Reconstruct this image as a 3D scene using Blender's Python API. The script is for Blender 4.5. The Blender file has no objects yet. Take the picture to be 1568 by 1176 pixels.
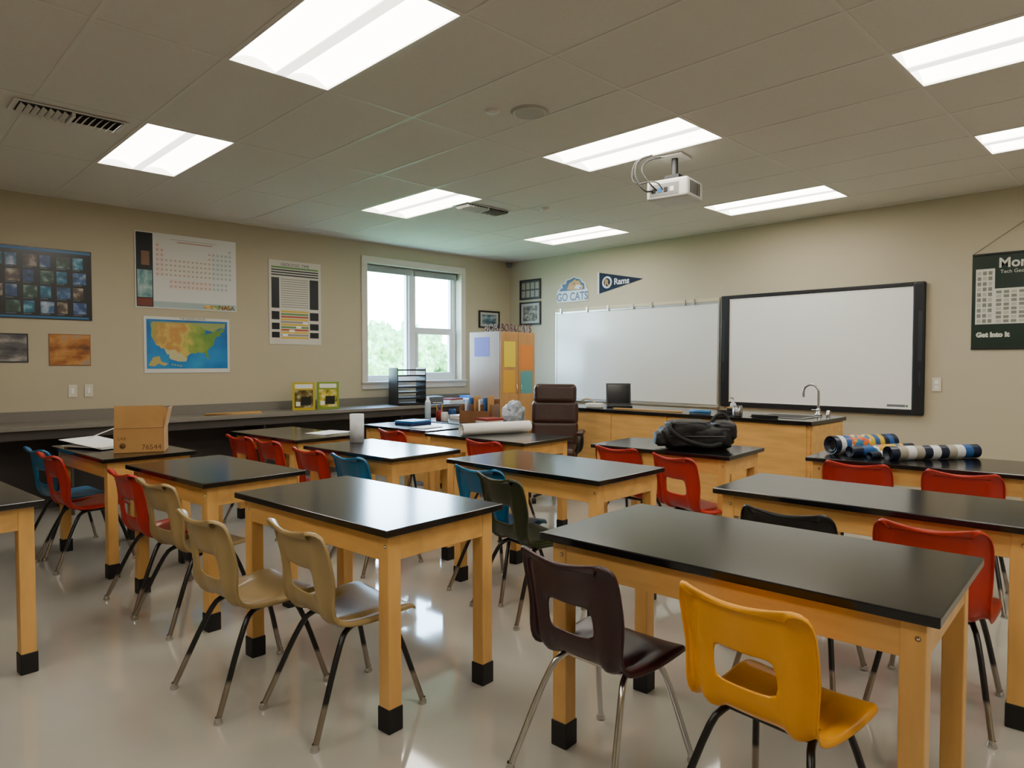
import bpy, bmesh, math, random
from mathutils import Matrix, Vector, noise
random.seed(7)
scene = bpy.context.scene
COL = scene.collection

# ------------------------------------------------------------ materials
def lin(c):
    return tuple((v/12.92 if v <= 0.04045 else ((v+0.055)/1.055)**2.4) for v in c)
def hexc(h):
    h = h.lstrip('#'); return lin(tuple(int(h[i:i+2], 16)/255 for i in (0, 2, 4)))
_mc = {}
def M(name, hx, rough=0.6, metal=0.0, var=0.0, scale=8.0, bump=0.0, stretch=(1, 1, 1), emit=0.0, coat=0.0, spec=0.5, bscale=None):
    if name in _mc: return _mc[name]
    m = bpy.data.materials.new(name); m.use_nodes = True
    nt = m.node_tree; b = nt.nodes['Principled BSDF']
    c = hexc(hx)
    b.inputs['Base Color'].default_value = (*c, 1)
    b.inputs['Roughness'].default_value = rough
    b.inputs['Metallic'].default_value = metal
    b.inputs['Specular IOR Level'].default_value = spec
    b.inputs['Coat Weight'].default_value = coat
    if emit > 0:
        b.inputs['Emission Color'].default_value = (*c, 1); b.inputs['Emission Strength'].default_value = emit
    if var > 0 or bump > 0:
        tc = nt.nodes.new('ShaderNodeTexCoord'); mp = nt.nodes.new('ShaderNodeMapping')
        mp.inputs['Scale'].default_value = stretch
        nt.links.new(tc.outputs['Object'], mp.inputs['Vector'])
        n = nt.nodes.new('ShaderNodeTexNoise'); n.inputs['Scale'].default_value = scale; n.inputs['Detail'].default_value = 4
        nt.links.new(mp.outputs[0], n.inputs['Vector'])
        if var > 0:
            r = nt.nodes.new('ShaderNodeValToRGB')
            r.color_ramp.elements[0].position = 0.3; r.color_ramp.elements[1].position = 0.7
            r.color_ramp.elements[0].color = (*[max(0, v*(1-var)) for v in c], 1)
            r.color_ramp.elements[1].color = (*[min(1, v*(1+var)) for v in c], 1)
            nt.links.new(n.outputs['Fac'], r.inputs['Fac']); nt.links.new(r.outputs['Color'], b.inputs['Base Color'])
        if bump > 0:
            n2 = n
            if bscale:
                n2 = nt.nodes.new('ShaderNodeTexNoise'); n2.inputs['Scale'].default_value = bscale; n2.inputs['Detail'].default_value = 3
                nt.links.new(mp.outputs[0], n2.inputs['Vector'])
            bp = nt.nodes.new('ShaderNodeBump'); bp.inputs['Strength'].default_value = bump; bp.inputs['Distance'].default_value = 0.01
            nt.links.new(n2.outputs['Fac'], bp.inputs['Height']); nt.links.new(bp.outputs[0], b.inputs['Normal'])
    _mc[name] = m; return m

def patch_mat(name, hexes, scale=10, stretch=(1, 1, 1), rough=0.5, kind='voronoi'):
    if name in _mc: return _mc[name]
    m = bpy.data.materials.new(name); m.use_nodes = True
    nt = m.node_tree; b = nt.nodes['Principled BSDF']; b.inputs['Roughness'].default_value = rough
    tc = nt.nodes.new('ShaderNodeTexCoord'); mp = nt.nodes.new('ShaderNodeMapping'); mp.inputs['Scale'].default_value = stretch
    nt.links.new(tc.outputs['Object'], mp.inputs['Vector'])
    r = nt.nodes.new('ShaderNodeValToRGB')
    if kind == 'voronoi':
        n = nt.nodes.new('ShaderNodeTexVoronoi'); n.inputs['Scale'].default_value = scale
        s = nt.nodes.new('ShaderNodeSeparateColor'); nt.links.new(mp.outputs[0], n.inputs['Vector'])
        nt.links.new(n.outputs['Color'], s.inputs[0]); nt.links.new(s.outputs[0], r.inputs['Fac'])
        r.color_ramp.interpolation = 'CONSTANT'; lo, hi = 0.0, 1.0
    else:
        n = nt.nodes.new('ShaderNodeTexNoise'); n.inputs['Scale'].default_value = scale; n.inputs['Detail'].default_value = 6
        nt.links.new(mp.outputs[0], n.inputs['Vector']); nt.links.new(n.outputs['Fac'], r.inputs['Fac']); lo, hi = 0.3, 0.72
    k = len(hexes)
    els = r.color_ramp.elements
    while len(els) < k: els.new(0.5)
    for i, h in enumerate(hexes):
        els[i].position = lo + (hi-lo)*i/(k if kind == 'voronoi' else max(1, k-1)); els[i].color = (*hexc(h), 1)
    nt.links.new(r.outputs['Color'], b.inputs['Base Color'])
    _mc[name] = m; return m

WALL = M('wall_paint_beige', '#b2a88f', 0.75, bump=0.05, var=0.015, scale=1.2, bscale=180)
CEIL = M('ceiling_tile_white', '#d8d4ca', 0.92, var=0.02, scale=60, bump=0.10, bscale=220)
TBAR = M('ceiling_grid_enamel', '#d8d5cc', 0.5)
FLOOR = M('floor_vinyl', '#a5a096', 0.06, var=0.04, scale=2.2, bump=0.006, bscale=14, spec=0.8)
WOOD = M('maple_wood', '#d6a45a', 0.40, var=0.14, scale=5, stretch=(2.5, 2.5, 0.6), coat=0.15)
WOODH = M('maple_wood_rail', '#d6a45a', 0.40, var=0.14, scale=5, stretch=(0.6, 2.5, 4), coat=0.15)
BLACKTOP = M('black_epoxy_top', '#0e0e10', 0.17, var=0.15, scale=40, bump=0.006, bscale=60, spec=0.55)
RUBBER = M('black_rubber', '#08080a', 0.55)
CHROME = M('chrome', '#c9c9c9', 0.18, metal=1)
WHITE = M('white_enamel', '#e8e8e4', 0.4)
VINYL = M('window_vinyl_white', '#e4e8ea', 0.35)
BLACK = M('black_plastic', '#0d0d0e', 0.4)
DKFRAME = M('dark_grey_frame', '#101317', 0.4)
PAPER = M('white_paper', '#e9e8e2', 0.7)
CARD = M('cardboard', '#b58850', 0.85, var=0.08, scale=6)
COUNTER = M('grey_laminate', '#726d64', 0.45, var=0.08, scale=90)
DARKPANEL = M('taupe_panel', '#37312d', 0.7)

def leg_material():
    m = bpy.data.materials.new('chair_leg_black_and_steel'); m.use_nodes = True
    nt = m.node_tree; b = nt.nodes['Principled BSDF']; b.inputs['Roughness'].default_value = 0.28
    tc = nt.nodes.new('ShaderNodeTexCoord'); sp = nt.nodes.new('ShaderNodeSeparateXYZ')
    nt.links.new(tc.outputs['Object'], sp.inputs[0])
    mr = nt.nodes.new('ShaderNodeMapRange'); mr.inputs['From Min'].default_value = 0.13; mr.inputs['From Max'].default_value = 0.15
    mr.inputs['To Min'].default_value = 1; mr.inputs['To Max'].default_value = 0
    nt.links.new(sp.outputs['Z'], mr.inputs['Value'])
    mx = nt.nodes.new('ShaderNodeMix'); mx.data_type = 'RGBA'
    mx.inputs['A'].default_value = (0.008, 0.008, 0.009, 1); mx.inputs['B'].default_value = (0.36, 0.31, 0.26, 1)
    nt.links.new(mr.outputs[0], mx.inputs['Factor']); nt.links.new(mx.outputs['Result'], b.inputs['Base Color'])
    nt.links.new(mr.outputs[0], b.inputs['Metallic'])
    return m
LEGMIX = leg_material()

# ------------------------------------------------------------ mesh builder
class MB:
    def __init__(s): s.v = []; s.f = []; s.m = []; s.s = []; s.mats = []
    def mi(s, mat):
        if mat not in s.mats: s.mats.append(mat)
        return s.mats.index(mat)
    def add(s, verts, faces, mat, smooth=False, mx=None):
        o = len(s.v)
        for p in verts:
            p = Vector(p)
            if mx is not None: p = mx @ p
            s.v.append(tuple(p))
        k = s.mi(mat)
        for f in faces: s.f.append([o+i for i in f]); s.m.append(k); s.s.append(smooth)
    def add_bm(s, bm, mat, smooth=False, mx=None):
        bm.verts.index_update()
        s.add([v.co.copy() for v in bm.verts], [[v.index for v in f.verts] for f in bm.faces], mat, smooth, mx); bm.free()
    def add_me(s, me, mat, smooth=False, mx=None):
        s.add([v.co.copy() for v in me.vertices], [list(p.vertices) for p in me.polygons], mat, smooth, mx)
    def box(s, x0, x1, y0, y1, z0, z1, mat, bev=0.0, mx=None, seg=2):
        bm = bmesh.new(); bmesh.ops.create_cube(bm, size=1)
        for v in bm.verts:
            v.co = Vector(((x0+x1)/2+v.co.x*(x1-x0), (y0+y1)/2+v.co.y*(y1-y0), (z0+z1)/2+v.co.z*(z1-z0)))
        if bev > 0: bmesh.ops.bevel(bm, geom=list(bm.edges), offset=bev, segments=seg, affect='EDGES', profile=0.5)
        s.add_bm(bm, mat, False, mx)
    def rect(s, x0, x1, z0, z1, y, mat):   # facing -Y
        s.add([(x0, y, z0), (x1, y, z0), (x1, y, z1), (x0, y, z1)], [(0, 1, 2, 3)], mat)
    def poly(s, pts, y, mat):
        s.add([(p[0], y, p[1]) for p in pts], [list(range(len(pts)))], mat)
    def tube(s, pts, r, mat, seg=10, smooth=True, radii=None, mx=None):
        pts = [Vector(p) for p in pts]; n = len(pts); V = []; F = []
        t0 = (pts[1]-pts[0]).normalized()
        up = Vector((0, 0, 1)) if abs(t0.z) < 0.9 else Vector((1, 0, 0))
        nrm = t0.cross(up).normalized()
        for i in range(n):
            t = (pts[min(i+1, n-1)]-pts[max(i-1, 0)]).normalized()
            nrm = (nrm - t*nrm.dot(t)).normalized(); bi = t.cross(nrm)
            rr = radii[i] if radii else r
            for k in range(seg):
                a = 2*math.pi*k/seg; V.append(pts[i]+nrm*math.cos(a)*rr+bi*math.sin(a)*rr)
        for i in range(n-1):
            for k in range(seg):
                F.append((i*seg+k, i*seg+(k+1) % seg, (i+1)*seg+(k+1) % seg, (i+1)*seg+k))
        s.add(V, F, mat, smooth, mx)
        s.add(V[:seg], [list(range(seg))[::-1]], mat, False, mx); s.add(V[-seg:], [list(range(seg))], mat, False, mx)
    def lathe(s, prof, mat, c=(0, 0, 0), seg=20, smooth=True, mx=None, ax='Z'):
        V = []; F = []
        for (r, h) in prof:
            for k in range(seg):
                a = 2*math.pi*k/seg
                p = (r*math.cos(a), r*math.sin(a), h)
                if ax == 'Y': p = (p[0], -p[2], p[1])
                if ax == 'X': p = (p[2], p[0], p[1])
                V.append((p[0]+c[0], p[1]+c[1], p[2]+c[2]))
        for i in range(len(prof)-1):
            for k in range(seg): F.append((i*seg+k, i*seg+(k+1) % seg, (i+1)*seg+(k+1) % seg, (i+1)*seg+k))
        s.add(V, F, mat, smooth, mx)
    def text(s, body, size, x, z, y, mat, ext=0.0, mx=None, bold=0.0, align='LEFT', sx=1.0):
        cu = bpy.data.curves.new('t', 'FONT'); cu.body = body; cu.size = size; cu.extrude = ext; cu.offset = bold; cu.align_x = align; cu.resolution_u = 3
        ob = bpy.data.objects.new('t', cu); COL.objects.link(ob); bpy.context.view_layer.update()
        me = bpy.data.meshes.new_from_object(ob.evaluated_get(bpy.context.evaluated_depsgraph_get()))
        m = Matrix.Translation((x, y, z)) @ Matrix.Rotation(math.pi/2, 4, 'X') @ Matrix.Diagonal((sx, 1, 1, 1))
        if mx is not None: m = mx @ m
        s.add_me(me, mat, False, m)
        bpy.data.objects.remove(ob); bpy.data.curves.remove(cu); bpy.data.meshes.remove(me)
    def mesh(s, name):
        me = bpy.data.meshes.new(name); me.from_pydata(s.v, [], s.f)
        for m in s.mats: me.materials.append(m)
        me.polygons.foreach_set('material_index', s.m); me.polygons.foreach_set('use_smooth', s.s); me.update()
        return me
    def obj(s, name, loc=(0, 0, 0), rz=0.0):
        me = s.mesh(name); ob = bpy.data.objects.new(name, me); COL.objects.link(ob)
        ob.location = loc; ob.rotation_euler = (0, 0, math.radians(rz)); return ob

def chaikin(pts, it=2):
    pts = [Vector(p) for p in pts]
    for _ in range(it):
        q = [pts[0]]
        for a, b in zip(pts[:-1], pts[1:]): q += [a*0.75+b*0.25, a*0.25+b*0.75]
        q.append(pts[-1]); pts = q
    return pts
def Rz(a): return Matrix.Rotation(math.radians(a), 4, 'Z')
def T(x, y, z): return Matrix.Translation((x, y, z))

# ------------------------------------------------------------ room shell
XL, XR, YB, YF, H = -7.9, 2.6, -3.0, 7.72, 3.04
b = MB(); b.box(XL-0.25, XR+0.2, YB-0.2, YF+0.2, -0.1, 0, FLOOR); b.obj('floor')
b = MB(); b.box(XL-0.25, XR+0.2, YF, YF+0.2, 0, 3.3, WALL); b.obj('wall_front')
b = MB(); b.box(XL-0.25, XR+0.2, YB-0.2, YB, 0, 3.3, WALL); b.obj('wall_back')
b = MB(); b.box(XR, XR+0.2, YB, YF, 0, 3.3, WALL); b.obj('wall_right')
WY0, WY1, WZ0, WZ1 = 5.04, 6.68, 1.15, 2.76
b = MB()
b.box(XL-0.25, XL, YB, WY0, 0, 3.3, WALL); b.box(XL-0.25, XL, WY1, YF, 0, 3.3, WALL)
b.box(XL-0.25, XL, WY0, WY1, 0, WZ0, WALL); b.box(XL-0.25, XL, WY0, WY1, WZ1, 3.3, WALL)
b.obj('wall_left')
BASEM = M('baseboard_rubber', '#4a4540', 0.5)
b = MB(); b.box(XL, XR, YF-0.012, YF-0.0005, 0.0, 0.1, BASEM, 0.002); b.obj('baseboard_front')
b = MB(); b.box(XL+0.0005, XL+0.012, YB, YF-0.02, 0.0, 0.1, BASEM, 0.002); b.obj('baseboard_left')

gx = [XL, -7.62, -6.33, -5.03, -3.70, -2.45, -1.2, 0.02, 1.24, 2.46, XR]
gy = []
y = 1.49-0.615*7
while y < YF:
    if y > YB+0.05: gy.append(y)
    y += 0.615
gy = [YB]+gy+[YF]
def cellx(x): return min(range(len(gx)-1), key=lambda i: abs(gx[i]-x))
def celly(v): return min(range(len(gy)-1), key=lambda i: abs(gy[i]-v))
lights = [(-3.70, 1.49), (-6.33, 1.49), (-6.33, 3.95), (-3.70, 3.95), (-6.33, 6.41), (-3.70, 6.41), (-1.2, 3.95), (-1.2, 5.795),
          (-1.2, 1.49), (-3.70, -0.97), (-1.2, -0.97), (1.24, 3.95), (1.24, 1.49)]  # this row: unseen fixtures, added for illumination
lc = {(cellx(a), celly(c)) for a, c in lights}
b = MB()
for i in range(len(gx)-1):
    for j in range(len(gy)-1):
        if (i, j) in lc: continue
        b.box(gx[i], gx[i+1], gy[j], gy[j+1], H, H+0.02, CEIL)
b.box(XL-0.25, XR+0.2, YB-0.2, YF+0.2, H+0.2, H+0.26, CEIL)
b.obj('ceiling')
b = MB()
for x in gx[1:-1]: b.box(x-0.012, x+0.012, YB, YF, H-0.002, H-0.0005, TBAR)
for yy in gy[1:-1]: b.box(XL, XR, yy-0.012, yy+0.012, H-0.0022, H-0.001, TBAR)
b.box(XL, XR, YF-0.022, YF-0.001, H-0.007, H-0.001, TBAR); b.box(XL+0.001, XL+0.022, YB, YF, H-0.007, H-0.001, TBAR)
b.obj('trim_1')

LAMP = M('fluorescent_diffuser', '#fff8ec', 0.5, emit=14.0)
LAMP2 = M('glowing_reflector', '#fff8ec', 0.4, emit=3.5)  # reflector pan and centre spine emit, standing in for light from the tubes
for (i, j) in sorted(lc):
    x0, x1, y0, y1 = gx[i]+0.013, gx[i+1]-0.013, gy[j]+0.013, gy[j+1]-0.013
    cx, cy = (x0+x1)/2, (y0+y1)/2; hx, hy = (x1-x0)/2, (y1-y0)/2
    b = MB(); top = 0.10
    b.box(-hx, hx, -hy, hy, top, top+0.01, LAMP2)
    for sg in (-1, 1):
        b.box(-hx, hx, sg*hy-0.004, sg*hy+0.004, -0.004, top, WHITE)
        b.box(sg*hx-0.004, sg*hx+0.004, -hy, hy, -0.004, top, WHITE)
        n = 10; V = []; F = []
        for k in range(n+1):
            t = k/n; yy = sg*(0.035+(hy-0.045)*t); zz = 0.008+0.045*(1-(2*t-1)**2)
            V += [(-hx+0.006, yy, zz), (hx-0.006, yy, zz)]
        for k in range(n): F.append((2*k, 2*k+1, 2*k+3, 2*k+2))
        b.add(V, F, LAMP, True)
    b.box(-hx, hx, -0.035, 0.035, 0.0, 0.012, LAMP2, 0.004)
    b.obj('ceiling_light_fixture', (cx, cy, H))

VENT = M('vent_metal', '#dedcd6', 0.4); VDARK = M('vent_dark', '#23211f', 0.8)
def vent(x, y, rz=0, L=0.58, W=0.20):
    b = MB()
    b.box(-L/2-0.03, L/2+0.03, -W/2-0.03, W/2+0.03, -0.004, -0.001, VENT, 0.001)
    b.box(-L/2, L/2, -W/2, W/2, -0.007, -0.0045, VDARK)
    n = 15
    for k in range(n):
        xx = -L/2+0.02+(L-0.04)*k/(n-1)
        tilt = 40 if k < n//2 else -40
        b.box(-0.015, 0.015, -W/2, W/2, -0.001, 0.001, VENT, mx=T(xx, 0, -0.019) @ Matrix.Rotation(math.radians(tilt), 4, 'Y'))
    b.box(-0.010, 0.010, -W/2, W/2, -0.030, -0.004, VENT)
    b.obj('ceiling_air_vent', (x, y, H-0.004), rz)
vent(-5.25, 1.10, -90); vent(-5.35, 4.83, -90)
b = MB(); b.lathe([(0, -0.012), (0.10, -0.012), (0.115, -0.008), (0.125, 0), (0.125, 0.001)], M('speaker_grille', '#b9b6ac', 0.6, bump=0.4, scale=300), seg=36)
b.lathe([(0.10, -0.0125), (0.104, -0.0150), (0.108, -0.0125)], VENT, seg=36); b.obj('ceiling_speaker', (-3.09, 3.2, H-0.001))
b = MB(); b.lathe([(0, -0.016), (0.03, -0.016), (0.045, -0.008), (0.05, 0)], VENT, seg=24); b.obj('smoke_detector', (-3.25, 3.02, H-0.001))
b = MB(); b.lathe([(0, -0.03), (0.03, -0.03), (0.045, -0.015), (0.05, 0)], VENT, seg=24); b.obj('smoke_detector', (-4.9, 5.3, H-0.001))
b = MB(); b.lathe([(0, -0.09), (0.03, -0.08), (0.045, -0.05), (0.05, -0.02), (0.03, 0)], M('sensor_grey', '#55565a', 0.4), seg=20)
b.box(-0.02, 0.02, -0.02, 0.02, 0, 0.02, WHITE); b.obj('security_camera', (XL+0.12, YF-0.12, H-0.03))

# ------------------------------------------------------------ window
b = MB()
def ring(b, y0, y1, z0, z1, w, xa, xb, mat, bev=0.003):
    b.box(xa, xb, y0, y1, z1-w, z1, mat, bev); b.box(xa, xb, y0, y1, z0, z0+w, mat, bev)
    b.box(xa, xb, y0, y0+w, z0+w, z1-w, mat, bev); b.box(xa, xb, y1-w, y1, z0+w, z1-w, mat, bev)
TRIM = M('window_trim_paint', '#cdc7bb', 0.5)
ring(b, WY0-0.09, WY1+0.09, WZ0-0.09, WZ1+0.09, 0.09, XL+0.001, XL+0.02, TRIM)
b.box(XL-0.16, XL+0.05, WY0-0.10, WY1+0.10, WZ0-0.012, WZ0+0.012, TRIM, 0.004)
ring(b, WY0+0.001, WY1-0.001, WZ0+0.013, WZ1-0.001, 0.05, XL-0.22, XL-0.12, VINYL)
mid = 5.86
b.box(XL-0.22, XL-0.11, mid-0.05, mid+0.05, WZ0+0.06, WZ1-0.05, VINYL, 0.004)
ring(b, WY0+0.05, mid-0.05, WZ0+0.06, WZ1-0.05, 0.03, XL-0.20, XL-0.135, VINYL)
ring(b, mid+0.05, WY1-0.05, WZ0+0.06, WZ1-0.05, 0.035, XL-0.20, XL-0.135, VINYL)
b.box(XL-0.20, XL-0.13, mid+0.07, WY1-0.07, 1.86, 1.93, VINYL, 0.004)
ring(b, mid+0.085, WY1-0.085, WZ0+0.09, 1.87, 0.035, XL-0.17, XL-0.12, VINYL)
BLIND = M('blind_headrail', '#8d9496', 0.5)
b.box(XL-0.115, XL-0.07, WY0+0.02, mid-0.03, WZ1-0.10, WZ1-0.02, BLIND, 0.004); b.box(XL-0.115, XL-0.07, mid+0.03, WY1-0.02, WZ1-0.10, WZ1-0.02, BLIND, 0.004)
gm = bpy.data.materials.new('window_glass'); gm.use_nodes = True; nt = gm.node_tree; nt.nodes.clear()
o = nt.nodes.new('ShaderNodeOutputMaterial'); mx = nt.nodes.new('ShaderNodeMixShader'); tr = nt.nodes.new('ShaderNodeBsdfTransparent'); gl = nt.nodes.new('ShaderNodeBsdfGlossy'); gl.inputs['Roughness'].default_value = 0.02
tr.inputs[0].default_value = (0.94, 0.97, 0.97, 1); mx.inputs[0].default_value = 0.05
nt.links.new(tr.outputs[0], mx.inputs[1]); nt.links.new(gl.outputs[0], mx.inputs[2]); nt.links.new(mx.outputs[0], o.inputs[0])
b.add([(XL-0.18, WY0+0.06, WZ0+0.07), (XL-0.18, WY1-0.06, WZ0+0.07), (XL-0.18, WY1-0.06, WZ1-0.06), (XL-0.18, WY0+0.06, WZ1-0.06)], [(0, 1, 2, 3)], gm)
b.obj('window_1')

# outdoors
b = MB(); b.box(-60, XL-0.3, -25, 60, -0.5, -0.4, M('lawn_grass', '#6f8d50', 0.9, var=0.3, scale=2)); b.obj('ground_lawn')
LEAF = M('foliage', '#7aa85c', 0.8, var=0.6, scale=7, bump=0.8); BARK = M('bark', '#b9ab96', 0.9, var=0.2, scale=10)
for k in range(13):
    yy = 5+k*1.35+random.uniform(-.3, .3); xx = -17.5+random.uniform(-1.5, 1.5); hh = random.uniform(1.7, 2.9)
    bm = bmesh.new(); bmesh.ops.create_icosphere(bm, subdivisions=5, radius=1)
    for v in bm.verts:
        n = noise.noise(v.co*2.2+Vector((k*7, 0, 0)))*0.35+noise.noise(v.co*6+Vector((0, k*5, 0)))*0.22+noise.noise(v.co*15)*0.14
        v.co = v.co*(1+n); v.co.z *= hh/2.2; v.co.x *= 1.15; v.co.y *= 1.15
    b = MB(); b.add_bm(bm, LEAF, False, T(0, 0, hh*0.5+0.15)); b.tube([(0, 0, -0.05), (0.03, 0, 0.7), (0, 0.04, hh*0.6)], 0.09, BARK)
    b.obj('tree', (xx, yy, -0.4))

# ------------------------------------------------------------ science tables
def table(cx, cy, L, W, rz, h=0.795):
    b = MB(); x, y = L/2, W/2
    b.box(-x, x, -y, y, h-0.028, h, BLACKTOP, 0.004)
    i = 0.035; l = 0.062
    for sx in (-1, 1):
        for sy in (-1, 1):
            cx0, cy0 = sx*(x-i-l/2), sy*(y-i-l/2)
            b.box(cx0-l/2, cx0+l/2, cy0-l/2, cy0+l/2, 0.02, h-0.0285, WOOD, 0.004)
            b.box(cx0-l/2-0.004, cx0+l/2+0.004, cy0-l/2-0.004, cy0+l/2+0.004, 0.0, 0.095, RUBBER, 0.004)
            b.lathe([(0.006, -0.002), (0.008, 0.0), (0.0, 0.004)], CHROME, (cx0+0.012, cy0-l/2-0.001, h-0.075), 8, ax='Y')
    a0 = h-0.028-0.105
    for sy in (-1, 1):
        yy = sy*(y-i-0.014); b.box(-x+i+l-0.002, x-i-l+0.002, yy-0.011, yy+0.011, a0, h-0.0285, WOODH, 0.002)
    for sx in (-1, 1):
        xx = sx*(x-i-0.014); b.box(xx-0.011, xx+0.011, -y+i+l-0.002, y-i-l+0.002, a0, h-0.0285, WOODH, 0.002)
    b.obj('science_table', (cx, cy, 0), rz)
TABLES = [(-1.09, 2.205, 1.27, .70, 3.5), (-2.71, 1.70, 1.16, .65, 4.5), (-4.135, 1.563, 1.03, .60, 5), (-5.52, 1.44, 1.1, .60, 4),
          (-4.22, .29, 1.1, .62, 5), (-4.237, 2.807, 1.05, .63, 4), (-2.835, 3.13, 1.22, .66, 2), (-1.08, 3.44, 1.3, .62, 4),
          (-5.66, 2.85, 1.1, .62, 4), (-5.47, 4.06, 1.0, .62, 4), (-4.27, 4.02, 1.16, .64, 4), (-2.765, 4.445, 1.1, .64, 5), (-1.25, 4.93, 1.25, .66, 6)]
for t in TABLES: table(*t)

# ------------------------------------------------------------ chairs
def shell_mesh():
    P = [(-.284, .762, .140), (-.274, .778, .160), (-.264, .772, .184), (-.254, .748, .200), (-.244, .71, .206), (-.234, .668, .206), (-.224, .628, .205),
         (-.213, .578, .203), (-.203, .528, .200), (-.190, .472, .198), (-.165, .432, .196), (-.11, .412, .197), (-.03, .408, .203), (.05, .414, .210), (.12, .423, .213), (.17, .423, .209), (.20, .41, .194), (.208, .39, .180)]
    U = [-1, -.965, -.90, -.80, -.70, -.60, -.53, -.25, 0, .25, .53, .60, .70, .80, .90, .965, 1]
    V = []; n = len(P)
    for i, (py, pz, hw) in enumerate(P):
        a = P[max(0, i-1)]; c = P[min(n-1, i+1)]
        ty, tz = c[0]-a[0], c[1]-a[1]; l = math.hypot(ty, tz); ty /= l; tz /= l
        ny, nz = -tz, ty
        if i == 0: ny, nz = 1, 0
        back = max(0, min(1, (9.5-i)/2.5))
        for u in U:
            w = (0.050*back+0.014*(1-back))*abs(u)**2.2
            if abs(u) > 0.99: w -= 0.022
            if 4 <= i <= 12 and .58 < abs(u) < .72: w -= 0.020 if i > 5 else .010
            if 2 <= i <= 5 and abs(u) <= .25: w -= 0.004
            if i >= 16: w *= 0.3
            k = 1.0
            if 5 < i < 11 and abs(abs(u)-.53) < .01: k = .82+.05*(i-6)
            V.append((u*k*hw, py+ny*w, pz+nz*w-(0.012*abs(u)**3 if i < 3 else 0)))
    F = []; m = len(U)
    for i in range(n-1):
        for j in range(m-1):
            if 6 <= i <= 7 and 6 <= j <= 9: continue
            F.append((i*m+j, (i+1)*m+j, (i+1)*m+j+1, i*m+j+1))
    me = bpy.data.meshes.new('s'); me.from_pydata(V, [], F)
    ob = bpy.data.objects.new('s', me); COL.objects.link(ob)
    so = ob.modifiers.new('a', 'SOLIDIFY'); so.thickness = 0.007; so.offset = 0
    su = ob.modifiers.new('b', 'SUBSURF'); su.levels = 1; su.render_levels = 1
    bpy.context.view_layer.update()
    r = bpy.data.meshes.new_from_object(ob.evaluated_get(bpy.context.evaluated_depsgraph_get()))
    bpy.data.objects.remove(ob); return r
SHELL = shell_mesh()
def chair_mesh(shellmat, legmat, r=0.0115):
    b = MB(); b.add_me(SHELL, shellmat, True)
    for sx in (-1, 1):
        p = chaikin([(sx*.205, .225, .012), (sx*.15, .13, .345), (sx*.13, .085, .384), (sx*.12, 0, .386), (sx*.13, -.08, .384), (sx*.155, -.13, .345), (sx*.215, -.27, .012)], 2)
        b.tube(p, r, legmat, 10)
        for (fx, fy) in ((.205, .225), (.215, -.27)):
            b.lathe([(0.0, 0), (0.017, 0), (0.018, 0.006), (0.012, 0.02), (0.012, 0.026)], CHROME, (sx*fx, fy, 0), 12)
        b.box(sx*.12-.02, sx*.12+.02, -.06, .04, .388, .403, BLACK, 0.002)
    b.tube([(-.125, .07, .384), (.125, .07, .384)], 0.010, legmat, 8); b.tube([(-.125, -.07, .384), (.125, -.07, .384)], 0.010, legmat, 8)
    return b.mesh('molded_chair')
def plastic(n, h): return M('plastic_'+n, h, 0.33, var=0.05, scale=6, bump=0.04, bscale=400)
PL = {'yellow': plastic('yellow', '#e39b06'), 'maroon': plastic('maroon', '#2e0d13'), 'tan': plastic('tan', '#998254'), 'red': plastic('red', '#aa1e10'),
      'orange': plastic('orange_red', '#ac250a'), 'blue': plastic('blue', '#17648f'), 'green': plastic('dark_green', '#222a10'), 'black': plastic('black', '#0b0e12')}
CM = {k: chair_mesh(v, CHROME if k in ('maroon',) else LEGMIX) for k, v in PL.items()}
def chair(col, x, yb, rz=0):
    a = math.radians(rz)
    ob = bpy.data.objects.new('classroom_chair', CM[col]); COL.objects.link(ob)
    ob.location = (x-math.sin(a)*.26, yb+math.cos(a)*.26, 0); ob.rotation_euler = (0, 0, a)
CH = [('yellow', -.87, 1.69, -4), ('maroon', -1.45, 1.64, 0), ('tan', -2.90, 1.02, 3), ('tan', -2.46, 1.21, 0), ('tan', -3.90, 1.15, 6), ('red', -4.36, 1.12, 4),
      ('red', -5.56, .98, 5), ('blue', -5.99, .98, 8), ('red', -5.82, 2.40, 5), ('red', -5.35, 2.43, 3), ('red', -4.56, 2.38, 4), ('blue', -4.06, 2.41, 2),
      ('blue', -3.05, 2.69, 5), ('green', -2.74, 2.56, -8), ('red', -5.32, 3.62, 0), ('red', -4.08, 3.66, 4), ('red', -3.06, 4.08, 2), ('red', -2.52, 3.98, -14),
      ('red', -1.52, 4.52, 6), ('red', -.96, 4.56, 6), ('black', -1.24, 2.84, 4), ('orange', -.73, 2.98, 6), ('tan', -4.6, -.18, 3), ('red', -3.95, -.12, 5)]
for c in CH: chair(*c)

# ------------------------------------------------------------ left wall counter
b = MB()
b.box(XL+0.021, XL+0.62, YB, YF-0.03, .812, .85, COUNTER, 0.004)
b.box(XL+0.001, XL+0.02, YB, YF-0.03, .80, .95, COUNTER, 0.003)
b.box(XL+0.57, XL+0.595, YB, YF-0.03, .73, .811, DARKPANEL)
b.box(XL+0.013, XL+0.03, YB, YF-0.03, .1, .80, DARKPANEL)  # added wall panel, knee-space shade is put into its dark taupe
yy = -2.2
while yy < YF-.5:
    b.box(XL+0.03, XL+0.56, yy-.012, yy+.012, 0.0, .811, DARKPANEL, 0.002); yy += 1.85
b.obj('wall_counter')

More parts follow.
